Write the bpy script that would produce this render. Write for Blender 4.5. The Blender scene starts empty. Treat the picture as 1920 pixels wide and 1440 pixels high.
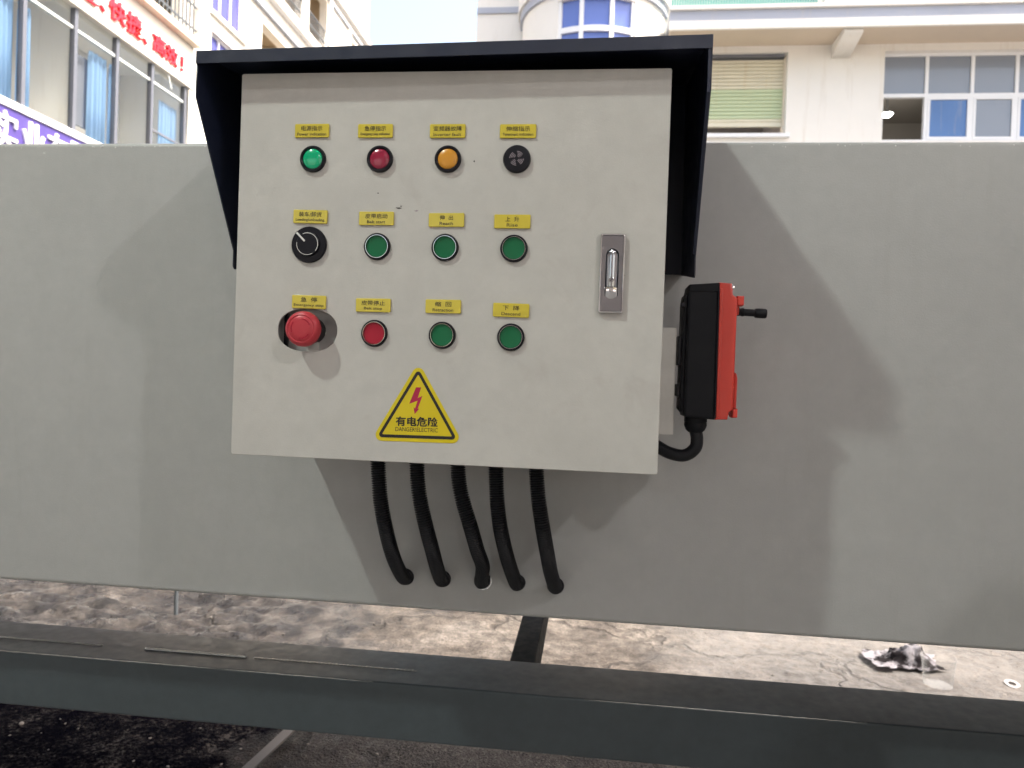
import bpy, bmesh, math, random
from mathutils import Matrix, Vector
R = math.radians
random.seed(7)
sc = bpy.context.scene
COL = sc.collection

# ------------------------------------------------------------------ camera
# metres; the conveyor's side panel stands in the plane y = 0, x runs along it, the ground is z = 0
cam_d = bpy.data.cameras.new('camera')
cam = bpy.data.objects.new('camera', cam_d); COL.objects.link(cam); sc.camera = cam
yaw, pitch, roll = R(6.312), R(-0.680), R(1.958)
fwd = Vector((-math.sin(yaw)*math.cos(pitch), math.cos(yaw)*math.cos(pitch), math.sin(pitch)))
rt0 = Vector((math.cos(yaw), math.sin(yaw), 0)); up0 = rt0.cross(fwd)
rt = math.cos(roll)*rt0 + math.sin(roll)*up0
up = -math.sin(roll)*rt0 + math.cos(roll)*up0
cam.matrix_world = Matrix(((rt.x, up.x, -fwd.x, 0.1725), (rt.y, up.y, -fwd.y, -1.002), (rt.z, up.z, -fwd.z, 1.054), (0, 0, 0, 1)))
cam_d.sensor_width = 36.0; cam_d.lens = 24.94
cam_d.clip_start = 0.02; cam_d.clip_end = 2000
cam_d.dof.use_dof = True; cam_d.dof.focus_distance = 0.86; cam_d.dof.aperture_fstop = 9.0

# ------------------------------------------------------------------ sky, sun, exposure
SUN_EL, SUN_AZ = 56.0, 93.0           # azimuth from +y towards +x
w = bpy.data.worlds.new('World'); sc.world = w; w.use_nodes = True
nt = w.node_tree; nt.nodes.clear()
sky = nt.nodes.new('ShaderNodeTexSky'); sky.sky_type = 'NISHITA'; sky.sun_disc = False
sky.sun_elevation = R(SUN_EL); sky.sun_rotation = R(SUN_AZ)
sky.air_density = 1.4; sky.dust_density = 6.0; sky.ozone_density = 0.3
bg = nt.nodes.new('ShaderNodeBackground'); bg.inputs['Strength'].default_value = 0.15
wo = nt.nodes.new('ShaderNodeOutputWorld')
tint = nt.nodes.new('ShaderNodeMix'); tint.data_type = 'RGBA'; tint.blend_type = 'MULTIPLY'   # hazy white sky
tint.inputs[0].default_value = 1.0; tint.inputs[7].default_value = (1.06, 1.0, .965, 1)
nt.links.new(sky.outputs[0], tint.inputs[6]); nt.links.new(tint.outputs[2], bg.inputs[0]); nt.links.new(bg.outputs[0], wo.inputs[0])
sl = bpy.data.lights.new('sun', 'SUN'); sl.energy = 2.9; sl.angle = R(12); sl.color = (1, .95, .88)
so = bpy.data.objects.new('sun', sl); COL.objects.link(so)
sd = Vector((math.sin(R(SUN_AZ))*math.cos(R(SUN_EL)), math.cos(R(SUN_AZ))*math.cos(R(SUN_EL)), math.sin(R(SUN_EL))))
so.rotation_euler = sd.to_track_quat('Z', 'Y').to_euler(); so.location = (6, 8, 20)
sc.view_settings.view_transform = 'Standard'; sc.view_settings.look = 'None'
sc.view_settings.gamma = 1.0; sc.view_settings.use_curve_mapping = False
sc.view_settings.exposure = 1.68
sc.cycles.max_bounces = 6; sc.cycles.diffuse_bounces = 3; sc.cycles.glossy_bounces = 3; sc.cycles.transparent_max_bounces = 12
sc.cycles.use_denoising = True; sc.cycles.caustics_reflective = False; sc.cycles.caustics_refractive = False
sc.cycles.sample_clamp_indirect = 6.0
sc.cycles.use_adaptive_sampling = True; sc.cycles.adaptive_threshold = 0.03

# ------------------------------------------------------------------ materials
def mat(name, col=(.5, .5, .5), rough=.5, metal=0.0, spec=.5, coat=0.0):
    m = bpy.data.materials.new(name); m.use_nodes = True
    b = m.node_tree.nodes['Principled BSDF']
    b.inputs['Base Color'].default_value = (*col, 1); b.inputs['Roughness'].default_value = rough
    b.inputs['Metallic'].default_value = metal; b.inputs['Specular IOR Level'].default_value = spec
    b.inputs['Coat Weight'].default_value = coat
    return m
class N:
    """small node helper around one material"""
    def __init__(s, m):
        s.m = m; s.t = m.node_tree; s.b = s.t.nodes['Principled BSDF']
        s.co = s.t.nodes.new('ShaderNodeTexCoord').outputs['Object']
    def noise(s, scale, detail=4, rough=.55, stretch=None, dist=0.0):
        n = s.t.nodes.new('ShaderNodeTexNoise'); n.inputs['Scale'].default_value = scale
        n.inputs['Detail'].default_value = detail; n.inputs['Roughness'].default_value = rough
        n.inputs['Distortion'].default_value = dist
        s.t.links.new(s.mapped(stretch), n.inputs['Vector']); return n.outputs['Fac']
    def mapped(s, stretch, loc=(0, 0, 0)):
        if not stretch: return s.co
        mp = s.t.nodes.new('ShaderNodeMapping'); mp.inputs['Scale'].default_value = stretch
        mp.inputs['Location'].default_value = loc
        s.t.links.new(s.co, mp.inputs['Vector']); return mp.outputs[0]
    def voro(s, scale, feature='F1', stretch=None, rnd=1.0):
        n = s.t.nodes.new('ShaderNodeTexVoronoi'); n.feature = feature
        n.inputs['Scale'].default_value = scale; n.inputs['Randomness'].default_value = rnd
        s.t.links.new(s.mapped(stretch), n.inputs['Vector']); return n.outputs['Distance']
    def ramp(s, fac, stops):
        r = s.t.nodes.new('ShaderNodeValToRGB'); e = r.color_ramp.elements
        while len(e) < len(stops): e.new(0.5)
        for el, (p, c) in zip(e, stops):
            el.position = p; el.color = (c, c, c, 1) if not hasattr(c, '__len__') else (*c, 1)
        s.t.links.new(fac, r.inputs[0]); return r.outputs[0]
    def math(s, op, a, b):
        n = s.t.nodes.new('ShaderNodeMath'); n.operation = op
        for i, v in enumerate((a, b)):
            if hasattr(v, 'links'): s.t.links.new(v, n.inputs[i])
            else: n.inputs[i].default_value = v
        return n.outputs[0]
    def mix(s, fac, a, b, mode='MIX'):
        n = s.t.nodes.new('ShaderNodeMix'); n.data_type = 'RGBA'; n.blend_type = mode
        for k, v in ((0, fac), (6, a), (7, b)):
            if hasattr(v, 'links'): s.t.links.new(v, n.inputs[k])
            else: n.inputs[k].default_value = v if k == 0 else (*v, 1)
        return n.outputs[2]
    def color(s, o): s.t.links.new(o, s.b.inputs['Base Color'])
    def rough(s, o): s.t.links.new(o, s.b.inputs['Roughness'])
    def bump(s, h, strength=.2, dist=.001):
        n = s.t.nodes.new('ShaderNodeBump'); n.inputs['Strength'].default_value = strength
        n.inputs['Distance'].default_value = dist; s.t.links.new(h, n.inputs['Height'])
        s.t.links.new(n.outputs[0], s.b.inputs['Normal'])
def paint(name, col, rough, peel=.12, dirt=.10, spec=.5, scale=420):
    m = mat(name, col, rough, spec=spec); n = N(m)
    big = n.noise(5, 5, .6); sm = n.noise(38, 6, .65)
    d = n.ramp(n.math('MULTIPLY', big, sm), [(.14, 1 - dirt), (.36, 1.0)])
    n.color(n.mix(1.0, col, d, 'MULTIPLY'))
    n.rough(n.ramp(n.noise(60, 4), [(.3, rough*.85), (.7, min(1, rough*1.2))]))
    n.bump(n.noise(scale, 2, .5), peel, .0006)
    return m
def wallmat(name, col, dirt=.15, stain=(.5, .42, .33), streak=.25):
    m = mat(name, col, .85, spec=.2); n = N(m)
    a = n.ramp(n.noise(1.3, 6, .65), [(.35, 0), (.75, dirt)])
    v = n.ramp(n.noise(3.0, 5, .7, (4, 4, .35)), [(.55, 0), (.8, streak)])
    c = n.mix(a, col, tuple(x*.8 for x in col)); c = n.mix(v, c, stain)
    n.color(c); n.bump(n.noise(60, 4), .25, .004)
    return m

M = {}
M['panel'] = paint('grey panel paint', (.408, .410, .402), .42, .10, .08)
M['cabinet'] = paint('light grey cabinet paint', (.538, .524, .494), .40, .22, .09, scale=520)
n = N(M['panel'])
bn = [x for x in M['panel'].node_tree.nodes if x.type == 'BUMP'][0]
hp = bn.inputs['Height'].links[0].from_socket
n.bump(n.math('ADD', n.math('MULTIPLY', hp, .28), n.math('MULTIPLY', n.noise(2.4, 2), 3.0)), .12, .006)
st = n.ramp(n.noise(7, 5, .7, (5, 1, .5)), [(.55, 0), (.8, .22)])
base = n.b.inputs['Base Color'].links[0].from_socket
n.color(n.mix(st, base, (.30, .285, .26)))
# smudges and dust on the cabinet paint
n = N(M['cabinet'])
base = [l.from_socket for l in M['cabinet'].node_tree.links if l.to_socket == n.b.inputs['Base Color']][0]
sm = n.ramp(n.noise(16, 4, .7, None, .6), [(.60, 0), (.80, .24)])
sp = n.ramp(n.voro(300), [(.04, .7), (.09, 0)])
sp = n.math('MULTIPLY', sp, n.ramp(n.noise(9, 3), [(.45, 0), (.65, .8)]))
n.color(n.mix(sp, n.mix(sm, base, (.33, .28, .26)), (.75, .74, .72)))
M['navy'] = paint('dark navy hood paint', (.014, .019, .042), .38, .15, .1)
M['beam'] = paint('dark grey green beam paint', (.057, .071, .079), .43, .2, .18, spec=.46, scale=260)
n = N(M['beam'])
base = [l.from_socket for l in M['beam'].node_tree.links if l.to_socket == n.b.inputs['Base Color']][0]
scf = n.ramp(n.noise(26, 5, .7, (.35, 1, 1), 1.5), [(.66, 0), (.70, .55)])
msk = n.ramp(n.noise(3.2, 2), [(.52, 0), (.60, 1)])
n.color(n.mix(n.math('MULTIPLY', scf, msk), base, (.22, .21, .17)))
M['strut'] = paint('black frame paint', (.012, .014, .016), .6, .2, .2, spec=.06)
M['mud'] = mat('dried mud', (.26, .235, .19), .8)
M['weld'] = mat('weld bead', (.75, .75, .72), .22, .8)
M['black'] = paint('black plastic', (.0045, .005, .008), .5, .1, .1, spec=.22)
M['bezel'] = mat('bezel plastic', (.006, .0055, .010), .36, spec=.25)
M['rubber'] = mat('black corrugated hose', (.0025, .003, .006), .42, spec=.35)
M['red_shell'] = paint('red orange plastic shell', (.62, .045, .028), .34, .04, .04)
M['red_btn'] = mat('red button plastic', (.36, .010, .03), .38, spec=.3)
M['estop'] = paint('faded red mushroom plastic', (.46, .03, .045), .42, .06, .06)
M['green_btn'] = mat('green button plastic', (.006, .13, .05), .35, spec=.3)
M['green_lens'] = mat('green lens', (.0, .34, .15), .16, coat=.6)
M['green_lens'].node_tree.nodes['Principled BSDF'].inputs['Emission Color'].default_value = (.02, .8, .4, 1)
M['green_lens'].node_tree.nodes['Principled BSDF'].inputs['Emission Strength'].default_value = .02
M['red_lens'] = mat('red lens', (.30, .012, .045), .2, coat=.5)
M['amber_lens'] = mat('amber lens', (.62, .27, .02), .3, coat=.2)
M['chrome'] = mat('chrome', (.78, .78, .80), .06, 1.0)
M['chrome_soft'] = mat('satin chrome', (.45, .45, .48), .16, 1.0)
for k_ in ('chrome', 'chrome_soft'):
    n = N(M[k_]); n.bump(n.noise(34, 1), .25, .004)
M['lock_plate'] = mat('lock plate chrome', (.36, .37, .40), .07, 1.0); n = N(M['lock_plate']); n.bump(n.noise(30, 2, .5), .30, .006)
M['yellow'] = mat('yellow acrylic', (.62, .50, .045), .28, coat=.35)
M['sticker'] = mat('yellow sticker', (.66, .52, .003), .32)
M['worn_steel'] = mat('dull inner plate', (.42, .41, .40), .45, .3)
M['ink'] = mat('black ink', (.012, .010, .012), .5)
M['red_ink'] = mat('red ink', (.42, .01, .06), .5)
M['white_ink'] = mat('white ink', (.7, .7, .68), .5)
M['grey_ink'] = mat('grey slot', (.33, .28, .31), .5)
M['white_wall'] = wallmat('white wall render', (.80, .78, .73), .25, (.52, .44, .34), .35)
M['cream_wall'] = wallmat('cream wall render', (.74, .67, .56), .2, (.5, .42, .3), .3)
M['beige'] = wallmat('beige inner wall', (.55, .47, .36), .2)
M['band'] = wallmat('blue grey painted band', (.42, .45, .52), .3, (.6, .52, .4), .3)
M['soffit'] = wallmat('soffit plaster', (.66, .57, .46), .3)
M['room'] = wallmat('room plaster', (.84, .82, .77), .1)
M['darkroom'] = mat('dim room', (.40, .37, .34), .9)
M['mullion'] = mat('grey aluminium', (.16, .17, .20), .4, .3)
M['alu'] = mat('pale aluminium', (.62, .66, .66), .4, .3)
M['white_frame'] = mat('white window frame', (.78, .79, .80), .4)
M['curtain'] = mat('light blue curtain', (.36, .58, .86), .9, spec=.1)
M['sign'] = mat('violet blue sign face', (.075, .05, .25), .5)
M['white_letter'] = mat('white letter', (.82, .82, .86), .5)
M['red_letter'] = mat('red letter', (.72, .018, .04), .45)
M['rail'] = mat('galvanised rail', (.12, .135, .15), .5, .2)
M['blue_glass'] = mat('blue window film', (.075, .075, .34), .2, coat=.1)
M['royal_glass'] = mat('royal blue window film', (.12, .18, .50), .2, coat=.2)
M['slate_glass'] = mat('slate blue dusty glass', (.22, .25, .30), .18, coat=.4)
M['blue_board'] = wallmat('blue painted sash board', (.13, .235, .47), .5, (.34, .36, .40), .8)
M['teal'] = mat('teal corrugated sheet', (.16, .42, .37), .5)
M['slat_cream'] = wallmat('cream shutter slat', (.72, .68, .54), .3, (.58, .44, .22), .5)
M['slat_green'] = wallmat('pale green shutter slat', (.57, .65, .44), .3, (.62, .55, .35), .4)
M['board'] = mat('dark grey board', (.13, .14, .17), .5)
M['cloth'] = mat('dirty white cloth', (.55, .53, .56), .9, spec=.1)
M['cloth_dark'] = mat('dark lining', (.05, .045, .05), .9, spec=.1)
M['steel'] = mat('worn steel', (.42, .41, .40), .35, .8)
M['strip'] = mat('dusty strip', (.06, .055, .052), .7)
M['stone'] = mat('pebble', (.16, .145, .13), .7)
M['roof'] = mat('roof sheet', (.32, .31, .31), .6)
M['bay_wall'] = mat('bay wall paint', (.60, .53, .51), .8)
m = mat('window glass', (1, 1, 1), .03); M['glass'] = m
t = m.node_tree; b = t.nodes['Principled BSDF']
tr = t.nodes.new('ShaderNodeBsdfTransparent'); tr.inputs[0].default_value = (.95, .96, .955, 1)
gl = t.nodes.new('ShaderNodeBsdfGlossy'); gl.inputs['Roughness'].default_value = .02
fr = t.nodes.new('ShaderNodeLayerWeight'); fr.inputs['Blend'].default_value = .12
mx = t.nodes.new('ShaderNodeMixShader')
t.links.new(fr.outputs[0], mx.inputs[0]); t.links.new(tr.outputs[0], mx.inputs[1]); t.links.new(gl.outputs[0], mx.inputs[2])
t.links.new(mx.outputs[0], t.nodes['Material Output'].inputs['Surface'])
m = mat('clear plastic cup', (.55, .56, .56), .12); M['cup'] = m
t = m.node_tree; mx = t.nodes.new('ShaderNodeMixShader'); tr = t.nodes.new('ShaderNodeBsdfTransparent'); fr = t.nodes.new('ShaderNodeLayerWeight')
fr.inputs['Blend'].default_value = .10; t.links.new(fr.outputs['Facing'], mx.inputs[0]); t.links.new(tr.outputs[0], mx.inputs[1])
t.links.new(t.nodes['Principled BSDF'].outputs[0], mx.inputs[2]); t.links.new(mx.outputs[0], t.nodes['Material Output'].inputs['Surface'])
def emit(name, col, s):
    m = mat(name); b = m.node_tree.nodes['Principled BSDF']
    b.inputs['Emission Color'].default_value = (*col, 1); b.inputs['Emission Strength'].default_value = s
    return m
M['lamp_glow'] = emit('lit lamp', (1, .97, .88), 9.0)

# ground: worn concrete, dirt, cracks, wet patches, a black oily stain under the machine
m = mat('worn wet concrete', (.3, .27, .24), .8); M['ground'] = m; n = N(m)
c1 = n.ramp(n.noise(2.2, 5, .65, None, .4), [(.30, (.05, .043, .038)), (.48, (.14, .12, .102)), (.70, (.27, .243, .215))])
c2 = n.mix(1.0, n.ramp(n.noise(14, 6, .75), [(.34, .38), (.62, 1.2)]), n.ramp(n.noise(130, 2, .6), [(.35, .6), (.6, 1.1)]), 'MULTIPLY')
col = n.mix(1.0, c1, c2, 'MULTIPLY')
wob = n.t.nodes.new('ShaderNodeTexNoise'); wob.inputs['Scale'].default_value = 3.5; wob.inputs['Detail'].default_value = 6
va = n.t.nodes.new('ShaderNodeVectorMath'); va.operation = 'MULTIPLY_ADD'; va.inputs[1].default_value = (.5, .5, .5)
n.t.links.new(n.co, wob.inputs['Vector']); n.t.links.new(wob.outputs['Color'], va.inputs[0]); n.t.links.new(n.co, va.inputs[2])
vc = n.t.nodes.new('ShaderNodeTexVoronoi'); vc.feature = 'DISTANCE_TO_EDGE'; vc.inputs['Scale'].default_value = 1.3
n.t.links.new(va.outputs[0], vc.inputs['Vector'])
crack = n.ramp(vc.outputs['Distance'], [(.0, 1.0), (.009, .9), (.024, 0)])
crack = n.math('MULTIPLY', crack, n.ramp(n.noise(1.7, 3), [(.36, 0), (.48, 1)]))
col = n.mix(n.math('MULTIPLY', crack, .6), col, (.022, .019, .017))
# wet / oily area: to the left and under the machine
sep = n.t.nodes.new('ShaderNodeSeparateXYZ'); n.t.links.new(n.co, sep.inputs[0])
edge = n.math('ADD', n.math('MULTIPLY', n.noise(2.6, 6, .65), 1.6), n.math('MULTIPLY', sep.outputs['X'], -.55))
wet = n.ramp(n.math('ADD', edge, -.45), [(.56, 0), (.80, 1)])
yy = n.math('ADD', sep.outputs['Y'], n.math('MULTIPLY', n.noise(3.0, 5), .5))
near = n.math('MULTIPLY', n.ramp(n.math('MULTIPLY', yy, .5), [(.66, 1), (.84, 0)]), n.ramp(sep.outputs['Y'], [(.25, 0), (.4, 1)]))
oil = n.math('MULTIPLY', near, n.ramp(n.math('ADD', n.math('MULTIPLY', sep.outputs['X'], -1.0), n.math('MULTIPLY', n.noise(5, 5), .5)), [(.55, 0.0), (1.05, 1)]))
col = n.mix(n.math('MULTIPLY', wet, n.ramp(n.noise(6, 5, .75), [(.44, 1.0), (.62, .45)])), col, (.016, .0145, .014))
pale = n.ramp(n.math('ADD', n.math('MULTIPLY', sep.outputs['X'], .7), n.math('MULTIPLY', n.noise(1.9, 5, .6), .9)), [(.62, 0), (1.0, .75)])
col = n.mix(n.math('MULTIPLY', pale, n.ramp(n.noise(31, 6, .7), [(.35, .35), (.6, 1)])), col, (.185, .18, .175))
oc = n.ramp(n.math('MULTIPLY', n.noise(75, 3, .8), n.ramp(n.noise(8, 4, .7), [(.3, .55), (.7, 1.15)])), [(.38, (.003, .003, .005)), (.52, (.016, .015, .016)), (.62, (.06, .055, .052))])
col = n.mix(oil, col, oc)
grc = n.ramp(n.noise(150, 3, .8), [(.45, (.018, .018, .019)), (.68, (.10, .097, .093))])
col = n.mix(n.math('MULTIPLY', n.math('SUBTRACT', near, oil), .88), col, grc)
spn = n.ramp(n.math('MAXIMUM', oil, n.math('MULTIPLY', near, .85)), [(0, .35), (1, .0)]); n.t.links.new(spn, n.b.inputs['Specular IOR Level'])
col = n.mix(n.ramp(sep.outputs['Y'], [(.12, 1), (.22, 0)]), col, (.36, .335, .315))
n.color(col)
n.rough(n.ramp(n.math('MULTIPLY', wet, n.ramp(n.noise(9, 5), [(.35, 1), (.62, .4)])), [(0, .85), (1, .10)]))
h = n.math('ADD', n.noise(45, 5, .75), n.math('MULTIPLY', n.noise(7, 3, .6), 2.0))
h = n.math('ADD', h, n.math('MULTIPLY', crack, -1.2))
gr = n.ramp(n.voro(120), [(0, 1), (.55, 0)])
h = n.math('ADD', h, n.math('MULTIPLY', n.math('MULTIPLY', gr, near), .6))
n.bump(h, .75, .012)
m = mat('shallow rain water', (.02, .02, .02), .02, spec=.8); M['water'] = m

# ------------------------------------------------------------------ mesh helpers
def F(y0):   # local x,y,z -> world x, z, towards the camera (-y)
    return Matrix(((1, 0, 0, 0), (0, 0, -1, y0), (0, 1, 0, 0), (0, 0, 0, 1)))
def L(x0):   # local x,y,z -> world y, z, +x (the facade on the left)
    return Matrix(((0, 0, 1, x0), (1, 0, 0, 0), (0, 1, 0, 0), (0, 0, 0, 1)))
def T(x, y, z): return Matrix.Translation((x, y, z))
def tag(o, label=None, cat=None, group=None, kind=None):
    if label: o['label'] = label
    if cat: o['category'] = cat
    if group: o['group'] = group
    if kind: o['kind'] = kind
    return o
def empty(name, loc, label, cat, group=None):
    o = bpy.data.objects.new(name, None); COL.objects.link(o); o.location = loc
    o.empty_display_size = .05
    return tag(o, label, cat, group)
ORIGIN = {}
def link(name, me, material, parent=None, smooth=False):
    """mesh data is in world metres; a child keeps it by subtracting its ancestors' place"""
    o = bpy.data.objects.new(name, me); COL.objects.link(o)
    if material is not None:
        me.materials.clear(); me.materials.append(M[material])
    if smooth:
        for p in me.polygons: p.use_smooth = True
    if parent is not None:
        o.parent = parent
        q = parent; off = Vector()
        while q is not None: off += q.location; q = q.parent
        o.location = -off
    return o
def bm_mesh(bm, name='mesh'):
    me = bpy.data.meshes.new(name); bmesh.ops.recalc_face_normals(bm, faces=bm.faces)
    bm.to_mesh(me); bm.free(); return me
def bm_box(bm, x0, x1, y0, y1, z0, z1, bev=0.0, seg=2):
    r = bmesh.ops.create_cube(bm, size=1.0); vs = r['verts']
    for v in vs:
        v.co = Vector(((x0+x1)/2 + v.co.x*(x1-x0), (y0+y1)/2 + v.co.y*(y1-y0), (z0+z1)/2 + v.co.z*(z1-z0)))
    if bev > 0:
        es = list({e for v in vs for e in v.link_edges})
        bmesh.ops.bevel(bm, geom=es, offset=bev, segments=seg, affect='EDGES', profile=.5)
def box(name, material, parent, x0, x1, y0, y1, z0, z1, bev=0.0, seg=2):
    bm = bmesh.new(); bm_box(bm, x0, x1, y0, y1, z0, z1, bev, seg)
    return link(name, bm_mesh(bm), material, parent)
def lathe_mesh(profile, mtx, seg=40, cap=True):
    """profile: list of (radius, height) along local z"""
    bm = bmesh.new(); rings = []
    for r, hgt in profile:
        if r < 1e-6: rings.append([bm.verts.new((0, 0, hgt))])
        else: rings.append([bm.verts.new((r*math.cos(2*math.pi*k/seg), r*math.sin(2*math.pi*k/seg), hgt)) for k in range(seg)])
    for a, b in zip(rings, rings[1:]):
        for k in range(seg):
            k2 = (k+1) % seg
            if len(a) == 1 and len(b) == 1: continue
            if len(a) == 1: bm.faces.new((a[0], b[k], b[k2]))
            elif len(b) == 1: bm.faces.new((a[k], a[k2], b[0]))
            else: bm.faces.new((a[k], a[k2], b[k2], b[k]))
    bm.transform(mtx); return bm_mesh(bm)
def autosmooth(o, ang=35):
    me = o.data
    for p in me.polygons: p.use_smooth = True
    bm = bmesh.new(); bm.from_mesh(me)
    for e in bm.edges:
        if len(e.link_faces) == 2 and e.calc_face_angle(0) > R(ang): e.smooth = False
        elif len(e.link_faces) != 2: e.smooth = False
    bm.to_mesh(me); bm.free(); return o
def lathe(name, material, parent, profile, mtx, seg=40):
    return autosmooth(link(name, lathe_mesh(profile, mtx, seg), material, parent))
def tube_mesh(pts, rad, seg=16, ribs=None, cap=True):
    """pts: list of Vector; rad: float or list"""
    bm = bmesh.new(); rings = []; n_ = len(pts)
    ref = Vector((0, 0, 1)) if abs((pts[1]-pts[0]).normalized().z) < .9 else Vector((0, 1, 0))
    u = None
    for i, p in enumerate(pts):
        tg = (pts[min(i+1, n_-1)] - pts[max(i-1, 0)]).normalized()
        if u is None: u = tg.cross(ref).normalized()
        else: u = (u - tg*u.dot(tg)).normalized()
        v = tg.cross(u); r = rad[i] if hasattr(rad, '__len__') else rad
        rings.append([bm.verts.new(p + r*(math.cos(2*math.pi*k/seg)*u + math.sin(2*math.pi*k/seg)*v)) for k in range(seg)])
    for a, b in zip(rings, rings[1:]):
        for k in range(seg): bm.faces.new((a[k], a[(k+1) % seg], b[(k+1) % seg], b[k]))
    if cap: bm.faces.new(rings[0][::-1]); bm.faces.new(rings[-1])
    return bm_mesh(bm)
def spline(ctrl, n_):
    """Catmull-Rom through the control points"""
    P = [Vector(c) for c in ctrl]; P = [P[0]*2-P[1]] + P + [P[-1]*2-P[-2]]; out = []
    segs = len(P)-3
    for i in range(n_+1):
        s = i/n_*segs; k = min(int(s), segs-1); t_ = s-k
        a, b, c, d = P[k:k+4]
        out.append(.5*((2*b) + (c-a)*t_ + (2*a-5*b+4*c-d)*t_**2 + (3*b-a-3*c+d)*t_**3))
    return out
def curve_to_mesh(cu, mtx):
    o = bpy.data.objects.new('tmp', cu); COL.objects.link(o)
    dg = bpy.context.evaluated_depsgraph_get(); dg.update()
    me = bpy.data.meshes.new_from_object(o.evaluated_get(dg))
    bpy.data.objects.remove(o); bpy.data.curves.remove(cu)
    me.materials.clear(); me.transform(mtx); return me
def shape_mesh(loops, depth, mtx, bev=0.0, both=True):
    """flat outline (first loop) with holes (other loops), thick by depth along local +z"""
    cu = bpy.data.curves.new('shape', 'CURVE'); cu.dimensions = '2D'; cu.fill_mode = 'BOTH'
    for lp in loops:
        s = cu.splines.new('POLY'); s.points.add(len(lp)-1); s.use_cyclic_u = True
        for p, (x, y) in zip(s.points, lp): p.co = (x, y, 0, 1)
    if bev > 0: cu.bevel_depth = bev; cu.offset = -bev; cu.bevel_resolution = 1
    cu.extrude = max(depth/2 - bev, 1e-5)
    return curve_to_mesh(cu, mtx @ T(0, 0, depth/2))
def shape(name, material, parent, loops, depth, mtx, bev=0.0):
    return link(name, shape_mesh(loops, depth, mtx, bev), material, parent)
def text_mesh(body, size, mtx, depth=.0004, bold=0.0, sx=1.0, align='CENTER', width=None, height=None):
    cu = bpy.data.curves.new('text', 'FONT'); cu.body = body; cu.size = 1.0
    cu.align_x = 'LEFT'; cu.extrude = 0.02; cu.offset = bold; cu.resolution_u = 3
    me = curve_to_mesh(cu, Matrix.Identity(4))
    xs = [v.co.x for v in me.vertices]; ys = [v.co.y for v in me.vertices]
    if not xs: return me
    x0, x1, y0, y1 = min(xs), max(xs), min(ys), max(ys)
    fy = (height/(y1-y0)) if height else size; fx = (width/(x1-x0)) if width else fy*sx
    for v in me.vertices:
        v.co.x = (v.co.x-(x0+x1)/2)*fx; v.co.y = (v.co.y-(y0+y1)/2)*fy
        v.co.z = (v.co.z+.02)/.04*depth
    me.transform(mtx); return me
def text(name, material, parent, body, mtx, **k):
    return link(name, text_mesh(body, k.pop('size', 1), mtx, **k), material, parent)
def rect(x0, x1, y0, y1): return [(x0, y0), (x1, y0), (x1, y1), (x0, y1)]
def circ(cx, cy, r, n_=40, a0=0, a1=360):
    return [(cx + r*math.cos(R(a0 + (a1-a0)*k/n_)), cy + r*math.sin(R(a0 + (a1-a0)*k/n_))) for k in range(n_)]
def rrect(x0, x1, y0, y1, r, n_=5):
    o = []
    for cx, cy, a in ((x1-r, y0+r, -90), (x1-r, y1-r, 0), (x0+r, y1-r, 90), (x0+r, y0+r, 180)):
        o += [(cx + r*math.cos(R(a+90*k/n_)), cy + r*math.sin(R(a+90*k/n_))) for k in range(n_+1)]
    return o
def arc_band(cx, cy, r0, r1, a0, a1, n_=24):
    o = [(cx+r1*math.cos(R(a0+(a1-a0)*k/n_)), cy+r1*math.sin(R(a0+(a1-a0)*k/n_))) for k in range(n_+1)]
    return o + [(cx+r0*math.cos(R(a1+(a0-a1)*k/n_)), cy+r0*math.sin(R(a1+(a0-a1)*k/n_))) for k in range(n_+1)]

# ------------------------------------------------------------------ ground
from mathutils import noise as mn
def axis(dense0, dense1, step, far):
    a = []; v = dense0
    while v < dense1 + 1e-6: a.append(v); v += step
    s = step
    v = dense1
    while v < far: s *= 1.35; v += s; a.append(v)
    s = step; v = dense0; pre = []
    while v > -far: s *= 1.35; v -= s; pre.append(v)
    return pre[::-1] + a
gx = axis(-2.7, 2.3, .016, 600); gy = axis(.62, 2.7, .013, 600)
vs = []; fs = []
for y in gy:
    for x in gx:
        dx = max(0, -2.7-x, x-2.3); dy = max(0, .62-y, y-2.7); k = max(0, 1-max(dx, dy)/1.5)
        z = 0.0
        if k > 0:
            p = Vector((x, y, 0))
            z = .018*mn.fractal(p*1.6, .9, 2.1, 5) + .006*mn.fractal(p*9, .8, 2.0, 4)
            mud = max(0, min(1, (-.75-x)/.5))*max(0, min(1, (y-1.0)/.4))
            z += mud*.045*abs(mn.noise(p*Vector((5, 9, 1)))) + mud*.016*mn.fractal(p*12, .7, 2, 4)
            if .25 > x > -.62 and y < 1.25: z += .004*math.sin(x*150 + mn.noise(p*6)*2)*max(0, min(1, (1.25-y)/.2))
            z -= .045*math.exp(-((x+1.6)/.32)**2-((y-2.06)/.2)**2)
            z *= k
        vs.append((x, y, z))
W_ = len(gx)
for j in range(len(gy)-1):
    for i in range(W_-1): fs.append((j*W_+i, j*W_+i+1, (j+1)*W_+i+1, (j+1)*W_+i))
me = bpy.data.meshes.new('ground'); me.from_pydata(vs, [], fs); me.update()
g = link('ground', me, 'ground', None, True); tag(g, kind='structure')

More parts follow.
